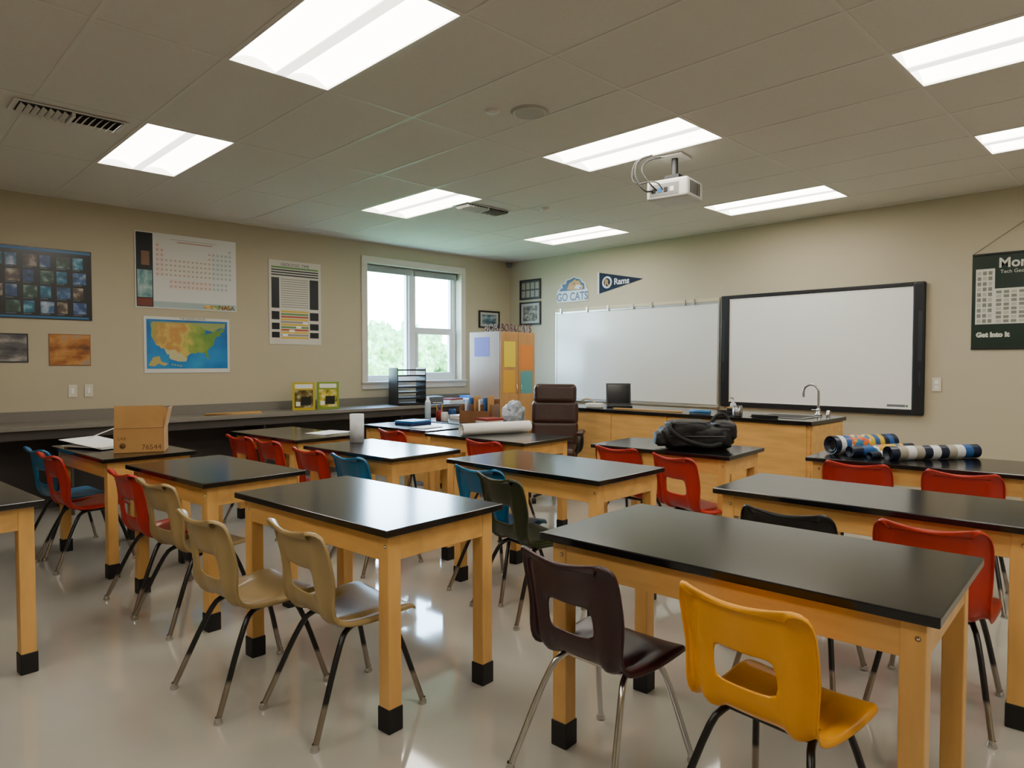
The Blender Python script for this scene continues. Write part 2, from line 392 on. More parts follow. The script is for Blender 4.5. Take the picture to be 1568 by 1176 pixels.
# ------------------------------------------------------------ left wall posters (local x = along wall, -y = out)
def LW(b, name, y0, z0): return b.obj(name, (XL+0.004, y0, z0), 90)
def FW(b, name, x0, z0): return b.obj(name, (x0, YF-0.004, z0), 0)
def sheet(b, w, h, mat, t=0.003): b.box(0, w, -t, 0, 0, h, mat)
b = MB(); sheet(b, 1.16, .69, M('poster_black', '#060910', 0.3))
blu = M('poster_blue_border', '#1a6598', 0.35)
b.rect(0.01, 1.15, .655, .68, -.0035, blu); b.rect(0.01, 1.13, .012, .03, -.0035, blu); b.rect(.0, .012, 0, .69, -.0035, blu)
pp = [patch_mat('photo_%d' % i, hs, 11, kind='noise', rough=.3) for i, hs in enumerate([['#101a30', '#3a5f8e', '#b8c8d8'], ['#0c1630', '#2c4c80', '#94a6c4'], ['#0a2a38', '#216a8a', '#8cc4d4'], ['#14161c', '#5a4b43', '#c5baa6'], ['#0c2018', '#2a4a40', '#84a39a']])]
for r in range(4):
    for c in range(8):
        w = .088+.025*((r*3+c) % 2); x0 = .045+c*.136; z0 = .06+r*.148
        b.rect(x0, x0+w, z0, z0+.112, -.004, pp[(r*7+c*3) % 5]); b.rect(x0, x0+w*.7, z0-.014, z0-.008, -.004, M('caption_grey', '#5d6f80', .5))
LW(b, 'photo_gallery_poster', .65, 1.84)
b = MB(); sheet(b, .43, .276, M('print_border_dark', '#232630', .4)); b.rect(.012, .418, .012, .264, -.0035, patch_mat('misty_photo', ['#34343a', '#5d5a5a', '#a39b94'], 5, (1, 1, 2.5), kind='noise')); LW(b, 'mountain_photo_print', .84, 1.42)
b = MB(); sheet(b, .355, .31, M('print_border_brown', '#7c4a1e', .4)); b.rect(.006, .349, .006, .304, -.0035, patch_mat('autumn_photo', ['#4a2c12', '#94561c', '#b8803a', '#8f8478'], 5, (1, 1, 1.8), kind='noise')); LW(b, 'autumn_photo_print', 1.435, 1.39)
b = MB(); W_, H_ = 1.065, .805; sheet(b, W_, H_, M('poster_white', '#cfcfca', 0.4))
b.rect(0.01, .175, .01, .795, -.0035, M('poster_black', '#060910')); b.rect(.02, .165, .02, .10, -.004, M('pc_red', '#6e2f22')); b.rect(.02, .165, .11, .40, -.004, patch_mat('pc_teal', ['#3f6f77', '#7fa2a3', '#b9c7c0'], 12, kind='noise')); b.rect(.06, .14, .45, .60, -.004, M('pc_brown', '#7c5a44'))
cell = [M('cell_a', '#d8cfc0', .5), M('cell_b', '#d9c3b8', .5), M('cell_c', '#c2ccca', .5), M('cell_d', '#b9b4ae', .5)]
b.rect(.35, .85, .745, .755, -.004, cell[3]); b.rect(.42, .80, .72, .73, -.004, M('chart_rust', '#b98473', .5))
for r in range(9):
    for c in range(18):
        if r == 0 and 0 < c < 17: continue
        if r in (1, 2) and 1 < c < 12: continue
        if r > 6 and (c < 3 or c > 16): continue
        x0 = .20+c*.0455; z0 = .655-r*.052-(.02 if r > 6 else 0)
        b.rect(x0, x0+.040, z0, z0+.046, -.004, cell[1 if c < 2 else (2 if c > 12 else (0 if r < 7 else 1))])
        b.rect(x0+.008, x0+.03, z0+.014, z0+.032, -.0045, M('cell_ink', '#aaa39c', .5))
b.rect(.175, 1.055, .01, .075, -.0042, M('chart_base', '#9fb0b0', .5)); b.rect(.70, 1.0, .02, .06, -.005, patch_mat('chart_art', ['#b98a49', '#d7b65d', '#7f9b60'], 30))
b.text('NASA', .07, .86, .015, -.0055, M('ink_dark', '#1e2430'))
LW(b, 'periodic_chart_poster', 2.21, 2.005)
b = MB(); W_, H_ = .905, .607; sheet(b, W_, H_, M('poster_white', '#cfcfca'))
b.rect(.025, W_-.025, .045, H_-.03, -.0035, patch_mat('map_ocean', ['#0c5494', '#1272b4', '#2a8cc4'], 3, kind='noise', rough=.35))
us = [(-124.7, 48.4), (-123, 49), (-95, 49), (-89, 48), (-84.5, 46.5), (-82.5, 45.3), (-83, 42), (-79, 43), (-76, 44), (-74.7, 45), (-71.5, 45), (-69, 47.4), (-67, 44.8), (-70.5, 43), (-70, 41.6), (-74, 40.5), (-75.5, 37.5), (-76, 35), (-79, 33.3), (-81.3, 31), (-80, 27), (-80.5, 25.2), (-82, 27), (-83, 29.8), (-85, 29.7), (-89.5, 30.2), (-90, 29.2), (-94, 29.6), (-97.3, 27.5), (-97.3, 26), (-99.3, 26.8), (-101.5, 29.7), (-103, 29), (-104.8, 30.2), (-106.5, 31.8), (-111, 31.3), (-114.8, 32.5), (-117.1, 32.5), (-118.5, 34), (-120.6, 34.6), (-122.5, 37.7), (-124.3, 40.4), (-124, 45)]
def mp(p): return (.065+(p[0]+124.7)/57.7*.78, .14+(p[1]-25)/24*.40)
def landmat():
    m = bpy.data.materials.new('map_land'); m.use_nodes = True; nt = m.node_tree; bs = nt.nodes['Principled BSDF']; bs.inputs['Roughness'].default_value = .4
    tc = nt.nodes.new('ShaderNodeTexCoord'); sp = nt.nodes.new('ShaderNodeSeparateXYZ'); nt.links.new(tc.outputs['Object'], sp.inputs[0])
    n = nt.nodes.new('ShaderNodeTexNoise'); n.inputs['Scale'].default_value = 9; n.inputs['Detail'].default_value = 6; nt.links.new(tc.outputs['Object'], n.inputs['Vector'])
    a = nt.nodes.new('ShaderNodeMath'); a.operation = 'MULTIPLY_ADD'; a.inputs[1].default_value = .6; nt.links.new(n.outputs['Fac'], a.inputs[0]); nt.links.new(sp.outputs['X'], a.inputs[2])
    r = nt.nodes.new('ShaderNodeValToRGB'); e = r.color_ramp.elements; e[0].position = .36; e[0].color = (*hexc('#9a9a4a'), 1); e[1].position = 1.0; e[1].color = (*hexc('#5f8a34'), 1)
    for p, h in ((.44, '#b08a45'), (.52, '#c9a552'), (.62, '#b8843f'), (.72, '#c7b056'), (.82, '#8a9e40')): q = e.new(p); q.color = (*hexc(h), 1)
    nt.links.new(a.outputs[0], r.inputs['Fac']); nt.links.new(r.outputs[0], bs.inputs['Base Color']); return m
LAND = landmat()
b.poly([mp(p) for p in us], -.004, LAND)
b.poly([mp(p) for p in [(-123, 49), (-95, 49), (-89, 48), (-84.5, 46.5), (-82.5, 45.3), (-76, 44), (-74.7, 45), (-69, 47.4), (-67, 46), (-66, 49.8), (-125, 49.8)]], -.0041, M('map_canada', '#8f9c5a', .5))
b.poly([mp(p) for p in [(-106.5, 31.8), (-111, 31.3), (-114.8, 32.5), (-113, 29), (-110, 25.5), (-104, 24), (-98, 24), (-97.3, 26), (-99.3, 26.8), (-101.5, 29.7), (-103, 29), (-104.8, 30.2)]], -.0041, M('map_grey_land', '#bdb58a', .5))
b.rect(.03, .25, .05, .20, -.0042, M('map_inset', '#2280ba', .4))
b.poly([(.04, .08), (.09, .17), (.15, .18), (.17, .12), (.24, .10), (.20, .075), (.14, .10), (.10, .07)], -.0044, M('map_alaska', '#b3a25c', .5))
for k in range(4): b.rect(.27+k*.03, .287+k*.03, .085-k*.006, .095-k*.004, -.0042, M('map_alaska', '#b3a25c'))
b.text('THE UNITED STATES', .03, .5, .583, -.0045, M('ink_dark', '#1e2430'), align='CENTER')
LW(b, 'us_map_poster', 2.285, 1.308)
b = MB(); W_, H_ = .685, 1.02; sheet(b, W_, H_, M('poster_white2', '#c9c4b8', 0.5))
blk = M('poster_black', '#060910'); grn = M('tl_green', '#5f8a4a', .5); yel = M('tl_yellow', '#d3ab2c', .5); gry = M('tl_grey', '#8f8b84', .5); rst = M('tl_rust', '#b0502c', .5)
b.text('GEOLOGIC TIME', .05, .34, .955, -.004, M('ink_dark', '#1e2430'), align='CENTER')
b.rect(.03, .65, .925, .945, -.0035, grn)
for z in (.835, .865, .895): b.rect(.03, .65, z, z+.016, -.0035, M('tl_dark', '#26282a', .5))
for (x0, x1) in ((.03, .13), (.53, .65)):
    b.rect(x0, x1, .44, .81, -.0035, blk); b.rect(x0, x1, .30, .40, -.0035, blk); b.rect(x0, x1, .18, .26, -.0035, blk); b.rect(x0, x1, .08, .15, -.0035, blk)
for k in range(13): b.rect(.15, .51, .79-k*.028, .80-k*.028, -.0035, gry)
for k in range(11): b.rect(.15, .51, .39-k*.032, .412-k*.032, -.0036, [yel, grn, rst, yel, gry][k % 5])
for k in range(4): b.rect(.165+k*.09, .235+k*.09, .10+k*.05, .13+k*.05, -.004, PAPER)
LW(b, 'geologic_timeline_poster', 3.67, 1.643)
SW = M('switch_plate', '#cfc8b6', .4)
for yy in (1.59, 1.73):
    b = MB(); b.box(0, .075, -.006, 0, 0, .125, SW, .002); b.box(.026, .049, -.010, -.006, .035, .09, WHITE, .001); LW(b, 'light_switch', yy, 1.075)
def framed(name, w, h, place, a, c, inner):
    b = MB()
    for (x0, x1, z0, z1) in ((0, w, 0, .025), (0, w, h-.025, h), (0, .025, .025, h-.025), (w-.025, w, .025, h-.025)): b.box(x0, x1, -.022, 0, z0, z1, BLACK, .002)
    b.rect(.02, w-.02, .02, h-.02, -.008, M('picture_mat', '#aaa79f', .5)); b.rect(.07, w-.07, .06, h-.06, -.009, inner)
    place(b, name, a, c)
SEPIA = patch_mat('team_photo', ['#26241f', '#6d675b', '#b3ac9c'], 18, kind='noise')
framed('framed_picture', .44, .27, LW, 7.04, 1.96, patch_mat('landscape_photo', ['#22303a', '#4f6a75', '#a8b6b8'], 8, (1, 1, 2), kind='noise'))
# ------------------------------------------------------------ front wall
b = MB(); w, h = .45, .31
for (x0, x1, z0, z1) in ((0, w, 0, .02), (0, w, h-.02, h), (0, .02, .02, h-.02), (w-.02, w, .02, h-.02)): b.box(x0, x1, -.022, 0, z0, z1, BLACK, .002)
b.rect(.015, w-.015, .015, h-.015, -.008, M('frame_mat_dark', '#3b3a38', .4))
for r in range(2):
    for c in range(4): b.rect(.04+c*.098, .115+c*.098, .035+r*.125, .135+r*.125, -.009, M('small_photo', '#8f8a7d', .4))
FW(b, 'framed_photo_collage', -7.65, 2.41)
framed('framed_picture', .45, .36, FW, -7.65, 2.01, SEPIA)
# wildcat cut-out sign with lettering underneath
b = MB()
NAVY = M('team_navy', '#1a3c6c', .4); GOLD = M('team_gold', '#b8893a', .4); PALE = M('team_white', '#c8ccd0', .4)
out = [(.0, .0), (.0, .15), (.03, .20), (.09, .22), (.07, .27), (.16, .28), (.18, .33), (.28, .345), (.34, .37), (.38, .345), (.46, .33), (.50, .28), (.55, .26), (.56, .19), (.60, .17), (.60, .0)]
b.poly(out, -.004, PALE)
b.poly([(.06, .165), (.06, .195), (.12, .215), (.10, .262), (.18, .27), (.20, .318), (.28, .333), (.34, .355), (.38, .332), (.45, .318), (.485, .27), (.53, .25), (.54, .165)], -.005, NAVY)
b.poly([(.20, .18), (.24, .27), (.31, .30), (.36, .33), (.38, .30), (.44, .30), (.47, .24), (.51, .22), (.50, .175), (.36, .17)], -.006, GOLD)
b.poly([(.34, .19), (.38, .24), (.44, .24), (.49, .20), (.44, .175)], -.007, PALE)
b.poly([(.30, .25), (.37, .28), (.35, .25)], -.008, NAVY); b.poly([(.43, .20), (.48, .205), (.46, .18)], -.008, NAVY)
b.text('GO CATS', .165, .30, .02, -.006, NAVY, bold=.004, sx=.85, align='CENTER')
FW(b, 'team_mascot_sign', -6.87, 2.32)
b = MB(); b.poly([(0, 0), (.78, .155), (0, .31)], -.003, M('pennant_felt', '#0e1d36', .9)); b.rect(0, .03, 0, .31, -.004, PALE)
b.lathe([(.058, 0), (.058, .002), (.085, .002), (.085, 0)], PALE, (.17, -.004, .155), 24, ax='Y'); b.text('R', .12, .13, .113, -.0075, GOLD, bold=.004)
b.text('Rams', .12, .29, .115, -.006, PALE, bold=.003); FW(b, 'team_pennant', -6.095, 2.395)
WBW = M('whiteboard_surface', '#dadbd5', 0.22); ALU = M('aluminium', '#b5b3ab', 0.35, metal=.8)
b = MB(); w, h = 2.70, 1.30
b.box(.02, w-.02, -.015, 0, .02, h-.02, WBW)
for (x0, x1, z0, z1) in ((0, w, 0, .025), (0, w, h-.025, h), (0, .025, .025, h-.025), (w-.025, w, .025, h-.025)): b.box(x0, x1, -.022, 0, z0, z1, ALU, .002)
b.box(0, w, -.028, 0, h, h+.045, M('tack_rail_cork', '#c0b494', .6), .002)
b.box(.1, w, -.07, -.0, -.02, 0.0, ALU, .003)
for xx in (.12, .62, 1.0, 1.42, 1.72, 2.22, 2.35): b.box(xx-.015, xx+.015, -.04, -.028, h-.03, h+.05, ALU, .002)
FW(b, 'whiteboard', -6.885, .875)
b = MB(); w, h = 2.21, 1.345; bl = .11; br = .115
b.box(0, bl, -.045, 0, 0, h, DKFRAME, .012, seg=3); b.box(w-br, w, -.045, 0, 0, h, DKFRAME, .02, seg=3)
b.box(.05, w-.05, -.04, 0, h-.045, h, DKFRAME, .006); b.box(.05, w-.05, -.04, 0, 0, .06, DKFRAME, .006)
b.box(bl-.03, w-br+.03, -.03, 0, .05, h-.035, M('interactive_surface', '#e6e6e0', .35))
for (x0, x1, z0, z1) in ((bl-.004, w-br+.004, h-.055, h-.045), (bl-.004, w-br+.004, .06, .072)): b.box(x0, x1, -.034, -.028, z0, z1, PAPER)
GR = M('bezel_grey', '#6b6e70', .4)
for xx in (.02, w-.06): b.rect(xx, xx+.035, .55, 1.05, -.0455, M('bezel_strip', '#2b2f33', .3)); b.rect(xx+.01, xx+.025, .3, .45, -.0455, M('bezel_strip', '#2b2f33'))
b.rect(w-.34, w-.17, .08, .105, -.031, GR); b.lathe([(0, .001), (.012, .001), (.012, 0)], M('logo_green', '#3f9b46', .4), (w-.155, -.030, .093), 12, ax='Y')
FW(b, 'interactive_whiteboard', -4.155, .885)
b = MB(); b.box(0, .078, -.006, 0, 0, .135, SW, .002)
for zz in (.035, .085): b.box(.022, .056, -.009, -.006, zz-.01, zz+.022, WHITE, .001)
FW(b, 'wall_outlet', -1.885, 1.135)
b = MB(); w, h = 1.0, .865; GRN = M('poster_green', '#0c2416', .35); sheet(b, w, h, GRN)
IV = M('poster_ivory', '#c9c8bb', .5)
b.text('Montana', .125, .205, .745, -.004, IV, bold=.003); b.text('Tech Geology 2010', .045, .22, .69, -.004, IV)
for (x0, z0, x1, z1) in ((.03, .22, .18, .74), (.18, .22, .55, .55), (.60, .05, .95, .55)):
    b.rect(x0, x1, z0, z1, -.0035, IV)
    nx = 3 if x0 < .1 else 6; nz = 10 if x0 < .1 else 8
    for i in range(nx):
        for j in range(nz):
            b.rect(x0+.012+i*(x1-x0-.02)/nx, x0+.012+(i+.72)*(x1-x0-.02)/nx, z0+.012+j*(z1-z0-.02)/nz, z0+.012+(j+.7)*(z1-z0-.02)/nz, -.004, M('poster_ink', '#77796c', .5) if (i+j) % 3 else M('poster_ink2', '#a9a999', .5))
b.rect(.60, .95, .58, .66, -.0035, M('poster_photo', '#5f7a5b', .5)); b.text('Get Into It', .06, .04, .1, -.004, IV, bold=.004)
b.box(0, w, -.012, 0, h, h+.02, BLACK, .003); b.box(0, w, -.012, 0, -.02, 0, BLACK, .003)
b.tube([(.0, -.006, h+.015), (.5, -.004, h+.36), (1.0, -.006, h+.015)], .0025, M('string', '#5c574c', .8), 6)
b.lathe([(0, .012), (.006, .012), (.006, 0)], CHROME, (.5, -.004, h+.36), 10, ax='Y')
FW(b, 'hanging_poster', -1.566, 1.562)

# ------------------------------------------------------------ cabinet in the corner
CABW = M('cabinet_oak', '#ad7f48', .45, var=.12, scale=4, stretch=(2.5, 2.5, .5)); CABW2 = M('cabinet_oak_side', '#937660', .35, var=.06, scale=4, stretch=(2.5, 2.5, .5))
b = MB(); w, d, h = .62, .65, 1.83
b.box(0, w-.02, 0, d, .08, h, CABW2, .003); b.box(0, w-.05, .02, d-.02, 0, .08, BLACK)
for (y0, y1) in ((.004, d/2-.002), (d/2+.002, d-.004)):
    b.box(w-.02, w, y0, y1, .09, h-.01, CABW, .003)
for yy in (d/2-.04, d/2+.04): b.tube([(w, yy, 1.0), (w+.025, yy, 1.01), (w+.025, yy, 1.11), (w, yy, 1.12)], .005, CHROME, 8)
def onface(y0, y1, z0, z1, mat): b.box(w, w+.002, y0, y1, z0, z1, mat)
onface(.06, .27, 1.36, 1.70, M('sheet_yellow', '#d8c22a', .6)); onface(.05, .26, 1.02, 1.32, M('sheet_ochre', '#c9982c', .6)); onface(.36, .60, 1.33, 1.66, M('sheet_orange', '#cf7a2a', .6)); onface(.37, .60, 1.0, 1.3, M('sheet_teal', '#4f8f92', .6))
b.box(.10, .40, -.002, 0, 1.50, 1.76, M('sheet_purple', '#5c50a8', .6))
b.text('BOBKCATS', .15, .0, h+.001, 0, M('letters_brown', '#5a3418', .6), ext=.008, mx=T(w-.03, .02, 0) @ Rz(90), sx=.78)
b.text('BOB', .15, .0, h+.001, 0, M('letters_brown', '#5a3418', .6), ext=.008, mx=T(.28, .03, 0), sx=.9)
b.obj('storage_cabinet', (-7.08, 6.15, 0))

# ------------------------------------------------------------ demonstration bench
b = MB(); x0, x1, y0, y1, h = -5.15, -2.30, 5.80, 6.60, .92
b.box(x0+.03, x1-.03, y0+.04, y1-.03, .09, h-.035, WOODH, .003); b.box(x0+.08, x1-.08, y0+.10, y1-.08, 0, .09, RUBBER)
n = 4
for i in range(n):
    a = x0+.05+(x1-x0-.1)*i/n; c = x0+.05+(x1-x0-.1)*(i+1)/n
    b.box(a+.004, c-.004, y0+.022, y0+.04, .10, h-.04, WOODH, .003)
b.box(x1-.03, x1-.012, y0+.06, y1-.05, .10, h-.04, WOODH, .003)
b.box(x0, x1, y0, y1, h-.034, h, BLACKTOP, .005)
b.box(-2.95, -2.45, y0+.2, y1-.17, h, h+.006, M('sink_steel', '#8e9092', .3, metal=1), .002); b.box(-2.91, -2.49, y0+.24, y1-.21, h+.001, h+.0075, VDARK)
b.obj('demonstration_bench')
b = MB()
b.lathe([(0.0, 0), (.035, 0), (.035, .012), (.022, .03), (.018, .06), (.014, .07)], CHROME, seg=20)
arc = [(0, 0, .06), (0, 0, .22)]+[(-.07+.07*math.cos(a), 0, .22+.07*math.sin(a)) for a in [math.pi*k/10 for k in range(1, 11)]]+[(-.14, 0, .17)]
b.tube(arc, .011, CHROME, 12)
b.tube([(0, 0, .05), (.0, -.07, .055)], .008, CHROME, 8); b.box(-.035, .035, -.085, -.07, .048, .062, CHROME, .004)
b.lathe([(0.018, 0), (.018, .05), (.01, .055), (0, .055)], CHROME, (.09, 0, 0), 14)
b.obj('sink_faucet', (-2.52, 6.51, .922))
b = MB(); b.box(-.14, .14, -.11, .11, 0, .02, BLACK, .004); b.box(-.12, .12, -.05, .08, .02, .022, VDARK)
mxs = T(0, .11, .02) @ Matrix.Rotation(math.radians(-16), 4, 'X')
b.box(-.14, .14, 0, .012, 0, .25, BLACK, .004, mx=mxs); b.box(-.125, .125, -.002, 0, .015, .235, M('laptop_screen', '#0a0c0f', .15), mx=mxs)
b.obj('laptop', (-4.60, 6.22, .921), 40)
b = MB(); b.box(-.09, .09, -.06, .06, 0, .05, WHITE, .012); b.tube(chaikin([(.0, 0, .05), (-.02, 0, .08), (-.10, 0, .10), (-.16, 0, .07)]), .012, M('beige_plastic', '#b5aa90', .5), 8); b.obj('desk_telephone', (-4.72, 5.93, .921), 20)
b = MB(); b.box(-.4, .4, -.02, .02, 0, .012, M('yardstick_wood', '#c59a58', .5), .001)
for k in range(33): b.box(-.4+k/32*.797, -.398+k/32*.797, -.02, -.008, .012, .0125, BLACK)
b.obj('yardstick', (-4.05, 5.95, .921), 4)
b = MB(); b.lathe([(0, 0), (.02, 0), (.02, .22), (0, .22)], M('marker_blue', '#2b6aa0', .4), (0, 0, .02), 14, ax='X'); b.obj('blue_marker', (-3.55, 5.96, .921), 2)
b = MB(); b.box(-.07, .07, -.025, .025, 0, .05, M('eraser_felt', '#2a2a2a', .9), .004); b.box(-.07, .07, -.025, .025, .05, .065, M('eraser_wood', '#b38a55', .6), .003); b.obj('board_eraser', (-3.2, 6.2, .921), 15)
b = MB(); b.lathe([(0, 0), (.035, 0), (.04, .01), (.045, .1), (.043, .1), (.037, .012), (0, .01)], M('steel_cup', '#9a9b9c', .3, metal=1), seg=20); b.obj('steel_cup', (-3.02, 5.90, .921))
b = MB(); b.lathe([(0, 0), (.03, 0), (.03, .08), (.012, .1), (.012, .12), (0, .12)], M('soap_bottle', '#c4c7c6', .3), seg=18); b.tube([(0, 0, .12), (0, 0, .14), (-.03, 0, .14)], .004, BLACK, 8); b.obj('soap_bottle', (-3.32, 6.4, .921))
b = MB()
b.box(-.12, .12, -.015, .015, 0, .03, BLACK, .006); b.box(-.06, .06, .015, .06, 0, .03, BLACK, .006); b.obj('stapler', (-2.75, 5.89, .921), 4)

# ------------------------------------------------------------ office chair
LEA = M('brown_leather', '#33190f', .35, var=.2, scale=10, bump=.12, bscale=40)
b = MB()
def cush(x0, x1, y0, y1, z0, z1, mat, bev, mx=None): b.box(x0, x1, y0, y1, z0, z1, mat, bev, mx, seg=5)
cush(-.26, .26, -.26, .26, .44, .56, LEA, .05)
tilt = T(0, .25, .5) @ Matrix.Rotation(math.radians(-8), 4, 'X')
cush(-.25, .25, -.02, .09, .02, .30, LEA, .05, tilt); cush(-.25, .25, -.03, .09, .26, .52, LEA, .05, tilt); cush(-.23, .23, -.045, .09, .48, .70, LEA, .054, tilt)
for sx in (-1, 1):
    b.tube(chaikin([(sx*.25, .2, .47), (sx*.30, .2, .52), (sx*.30, .18, .68), (sx*.30, -.12, .70), (sx*.29, -.17, .60), (sx*.25, -.12, .47)]), .018, BLACK, 8)
    cush(sx*.30-.035, sx*.30+.035, -.14, .16, .68, .72, LEA, .018)
b.lathe([(.03, .1), (.03, .44)], BLACK); b.lathe([(.0, .07), (.05, .07), (.05, .13), (.03, .15)], BLACK)
for k in range(5):
    a = 2*math.pi*k/5+.3; c, s_ = math.cos(a), math.sin(a)
    b.tube([(0.03*c, .03*s_, .11), (.26*c, .26*s_, .07)], .02, BLACK, 8, radii=[.025, .015]); b.lathe([(0, -.02), (.028, -.02), (.028, .02), (0, .02)], RUBBER, (.26*c, .26*s_, .028), 14, ax='X')
b.obj('office_chair', (-4.70, 5.20, 0), 36)

# ------------------------------------------------------------ teacher desk and clutter
b = MB(); b.box(-.66, .66, -.36, .36, .73, .76, BLACKTOP, .004)
for sx in (-1, 1): b.box(sx*.45-.19, sx*.45+.19, -.32, .32, .05, .73, WOODH, .004)
b.box(-.26, .26, -.30, -.28, .25, .73, WOODH, .003)
for sx in (-1, 1):
    for k in range(3): b.box(sx*.45-.17, sx*.45+.17, .32, .335, .09+k*.215, .29+k*.215, WOODH, .003); b.tube([(sx*.45-.05, .35, .2+k*.215), (sx*.45+.05, .35, .2+k*.215)], .006, CHROME, 6)
b.obj('teacher_desk', (-5.78, 5.06, 0), 3)
Z = .761
ORG = M('organizer_wood', '#7d5433', .5, var=.1, scale=6)
b = MB(); w, d, h = .38, .26, .25
b.box(-w/2, w/2, -d/2, d/2, 0, .012, ORG); b.box(-w/2, w/2, d/2-.012, d/2, .012, h, ORG)
for xx in (-w/2, -.06, .06, w/2-.012): b.box(xx, xx+.012, -d/2, d/2-.012, .012, h*.8, ORG)
b.box(-w/2, w/2, -d/2, -d/2+.012, .012, .13, ORG)
for k in range(6): b.box(-.16+k*.055, -.14+k*.055, -.05, .09, .02, h+.02*(k % 3), [PAPER, M('blue_folder', '#2c62a8', .5), CARD][k % 3])
b.obj('desk_organizer', (-5.62, 5.03, Z), 24)
bm = bmesh.new(); bmesh.ops.create_icosphere(bm, subdivisions=4, radius=.12)
for v in bm.verts:
    v.co *= 1+noise.noise(v.co*14)*.35+noise.noise(v.co*40)*.12; v.co.z = max(-.08, v.co.z*1.3)
b = MB(); b.add_bm(bm, M('plastic_bag_white', '#aab3be', .3), False, T(0, 0, .081)); b.obj('plastic_bag', (-5.31, 5.26, Z))
def cyl(name, x, y, z, r, h, mat, cap=None, pens=False):
    b = MB(); b.lathe([(0, 0), (r*.95, 0), (r, .004), (r, h-.01), (r*.9, h)], mat, seg=20)
    if cap: b.lathe([(r*.9, h), (r*.45, h+.03), (r*.45, h+.055), (0, h+.055)], cap, seg=20)
    else:
        b.lathe([(r*.9, h), (r*.86, h), (r*.85, .01), (0, .01)], mat, seg=20)
        if pens:
            for k in range(6):
                a = k*1.05; b.tube([(r*.3*math.cos(a), r*.3*math.sin(a), .012), (r*.9*math.cos(a), r*.9*math.sin(a), h+.05+.01*(k % 3))], .004, [M('pen_red', '#a8261c', .4), M('pen_yellow', '#d6a21e', .4), M('pen_blue', '#23477a', .4)][k % 3], 6)
        else: b.tube(chaikin([(r*.97, 0, h*.8), (r*1.6, 0, h*.75), (r*1.6, 0, h*.3), (r*.97, 0, h*.2)]), .005, mat, 8)
    b.obj(name, (x, y, z))
cyl('water_bottle', -6.34, 4.86, Z, .035, .20, M('bottle_plastic', '#a9bccb', .15), WHITE)
cyl('coffee_mug', -6.33, 5.22, Z, .04, .10, M('mug_blue', '#23477a', .3)); cyl('coffee_mug', -5.98, 4.82, Z, .04, .10, M('mug_white', '#d2d2cc', .3))
cyl('pencil_cup', -6.15, 4.88, Z, .04, .11, M('cup_red', '#7c2018', .4), pens=True)
def stack(name, x, y, z, w, d, mats, rz=0, t=.012):
    b = MB()
    for k, m in enumerate(mats): b.box(-w/2, w/2, -d/2, d/2, k*t, k*t+t*.92, m, .001, mx=Rz((k*37) % 11-5))
    b.obj(name, (x, y, z), rz)
BLUE = M('binder_blue', '#2a6db0', .4)
stack('paper_stack', -6.08, 5.19, Z, .20, .28, [PAPER]*4, 5); stack('binder_stack', -5.28, 4.86, Z, .20, .22, [BLUE, PAPER, M('binder_red', '#8a2a22', .5)], -10, .025)
stack('paper_stack', -5.22, 3.98, .796, .20, .26, [PAPER]*2, 10, .004); stack('binder_stack', -5.62, 4.12, .796, .24, .28, [M('folder_navy', '#1f3564', .5), BLUE], 12, .02)
stack('paper_stack', -5.42, 3.05, .796, .24, .32, [PAPER]*2, 20, .004)
stack('paper_stack', -7.55, 6.2, .851, .24, .26, [PAPER, PAPER, M('binder_red', '#8a2a22')], 5, .02); stack('binder_stack', -7.5, 6.58, .851, .26, .3, [BLUE, PAPER, BLUE], -8, .03)
b = MB(); b.box(-.12, .12, -.09, .09, 0, .10, M('printer_grey', '#5a5d60', .5), .01); b.box(-.10, .10, -.07, .06, .10, .104, BLACK); b.box(-.07, .07, -.12, -.09, .01, .02, PAPER); b.obj('label_printer', (-7.5, 5.84, .851), 84)
b = MB(); w, d = .40, .30
for k in range(7): b.box(-w/2, w/2, -d/2, d/2, .01+k*.075, .016+k*.075, BLACK); b.box(-w/2, w/2, -d/2, -d/2+.004, .016+k*.075, .03+k*.075, BLACK)
for sx in (-1, 1): b.box(sx*w/2-.006, sx*w/2+.006, -d/2, d/2, 0, .50, BLACK, .001)
for k in range(5): b.box(-w/2+.03, w/2-.03, -d/2+.02, d/2-.01, .017+k*.075, .024+k*.075, PAPER)
b.obj('letter_tray_rack', (-7.52, 5.42, .851), 78)
for i, (yy, cb, cp) in enumerate(((3.93, '#b9a52a', ['#15170f', '#6b5a28', '#c9c7a0']), (4.25, '#7f9a2c', ['#1a2412', '#c9b53a', '#e3e2cc']))):
    b = MB(); m = M('magazine_border_%d' % i, cb, .4); pm = patch_mat('magazine_cover_%d' % i, cp, 12, kind='noise', rough=.3)
    b.box(-.13, .13, -.05, -.04, 0, .33, m, .001); b.box(-.13, .13, .04, .05, 0, .33, m, .001); b.box(-.13, .13, -.04, .04, 0, .01, BLACK); b.box(.12, .13, -.04, .04, 0, .33, m); b.box(-.13, -.12, -.04, .04, 0, .15, BLACK)
    for k in range(5): b.box(-.115, .115, -.035+k*.015, -.024+k*.015, .01, .29+.01*(k % 2), PAPER)
    b.rect(-.105, .105, .03, .24, -.0505, pm); b.rect(-.10, .10, .26, .31, -.0505, PAPER); b.rect(-.03, .08, .06, .16, -.051, M('magazine_dark', '#14150f', .4)); b.rect(-.09, -.04, .05, .10, -.051, PAPER)
    b.obj('magazine_file', (-7.55, yy, .851), 62)
b = MB()
for k in range(3): b.box(-.3, .3, -.018, .018, k*.008, k*.008+.007, M('yardstick_wood', '#c59a58'), .001, mx=Rz(k*4-4))
b.obj('wooden_rulers', (-7.46, 3.05, .851), 84)

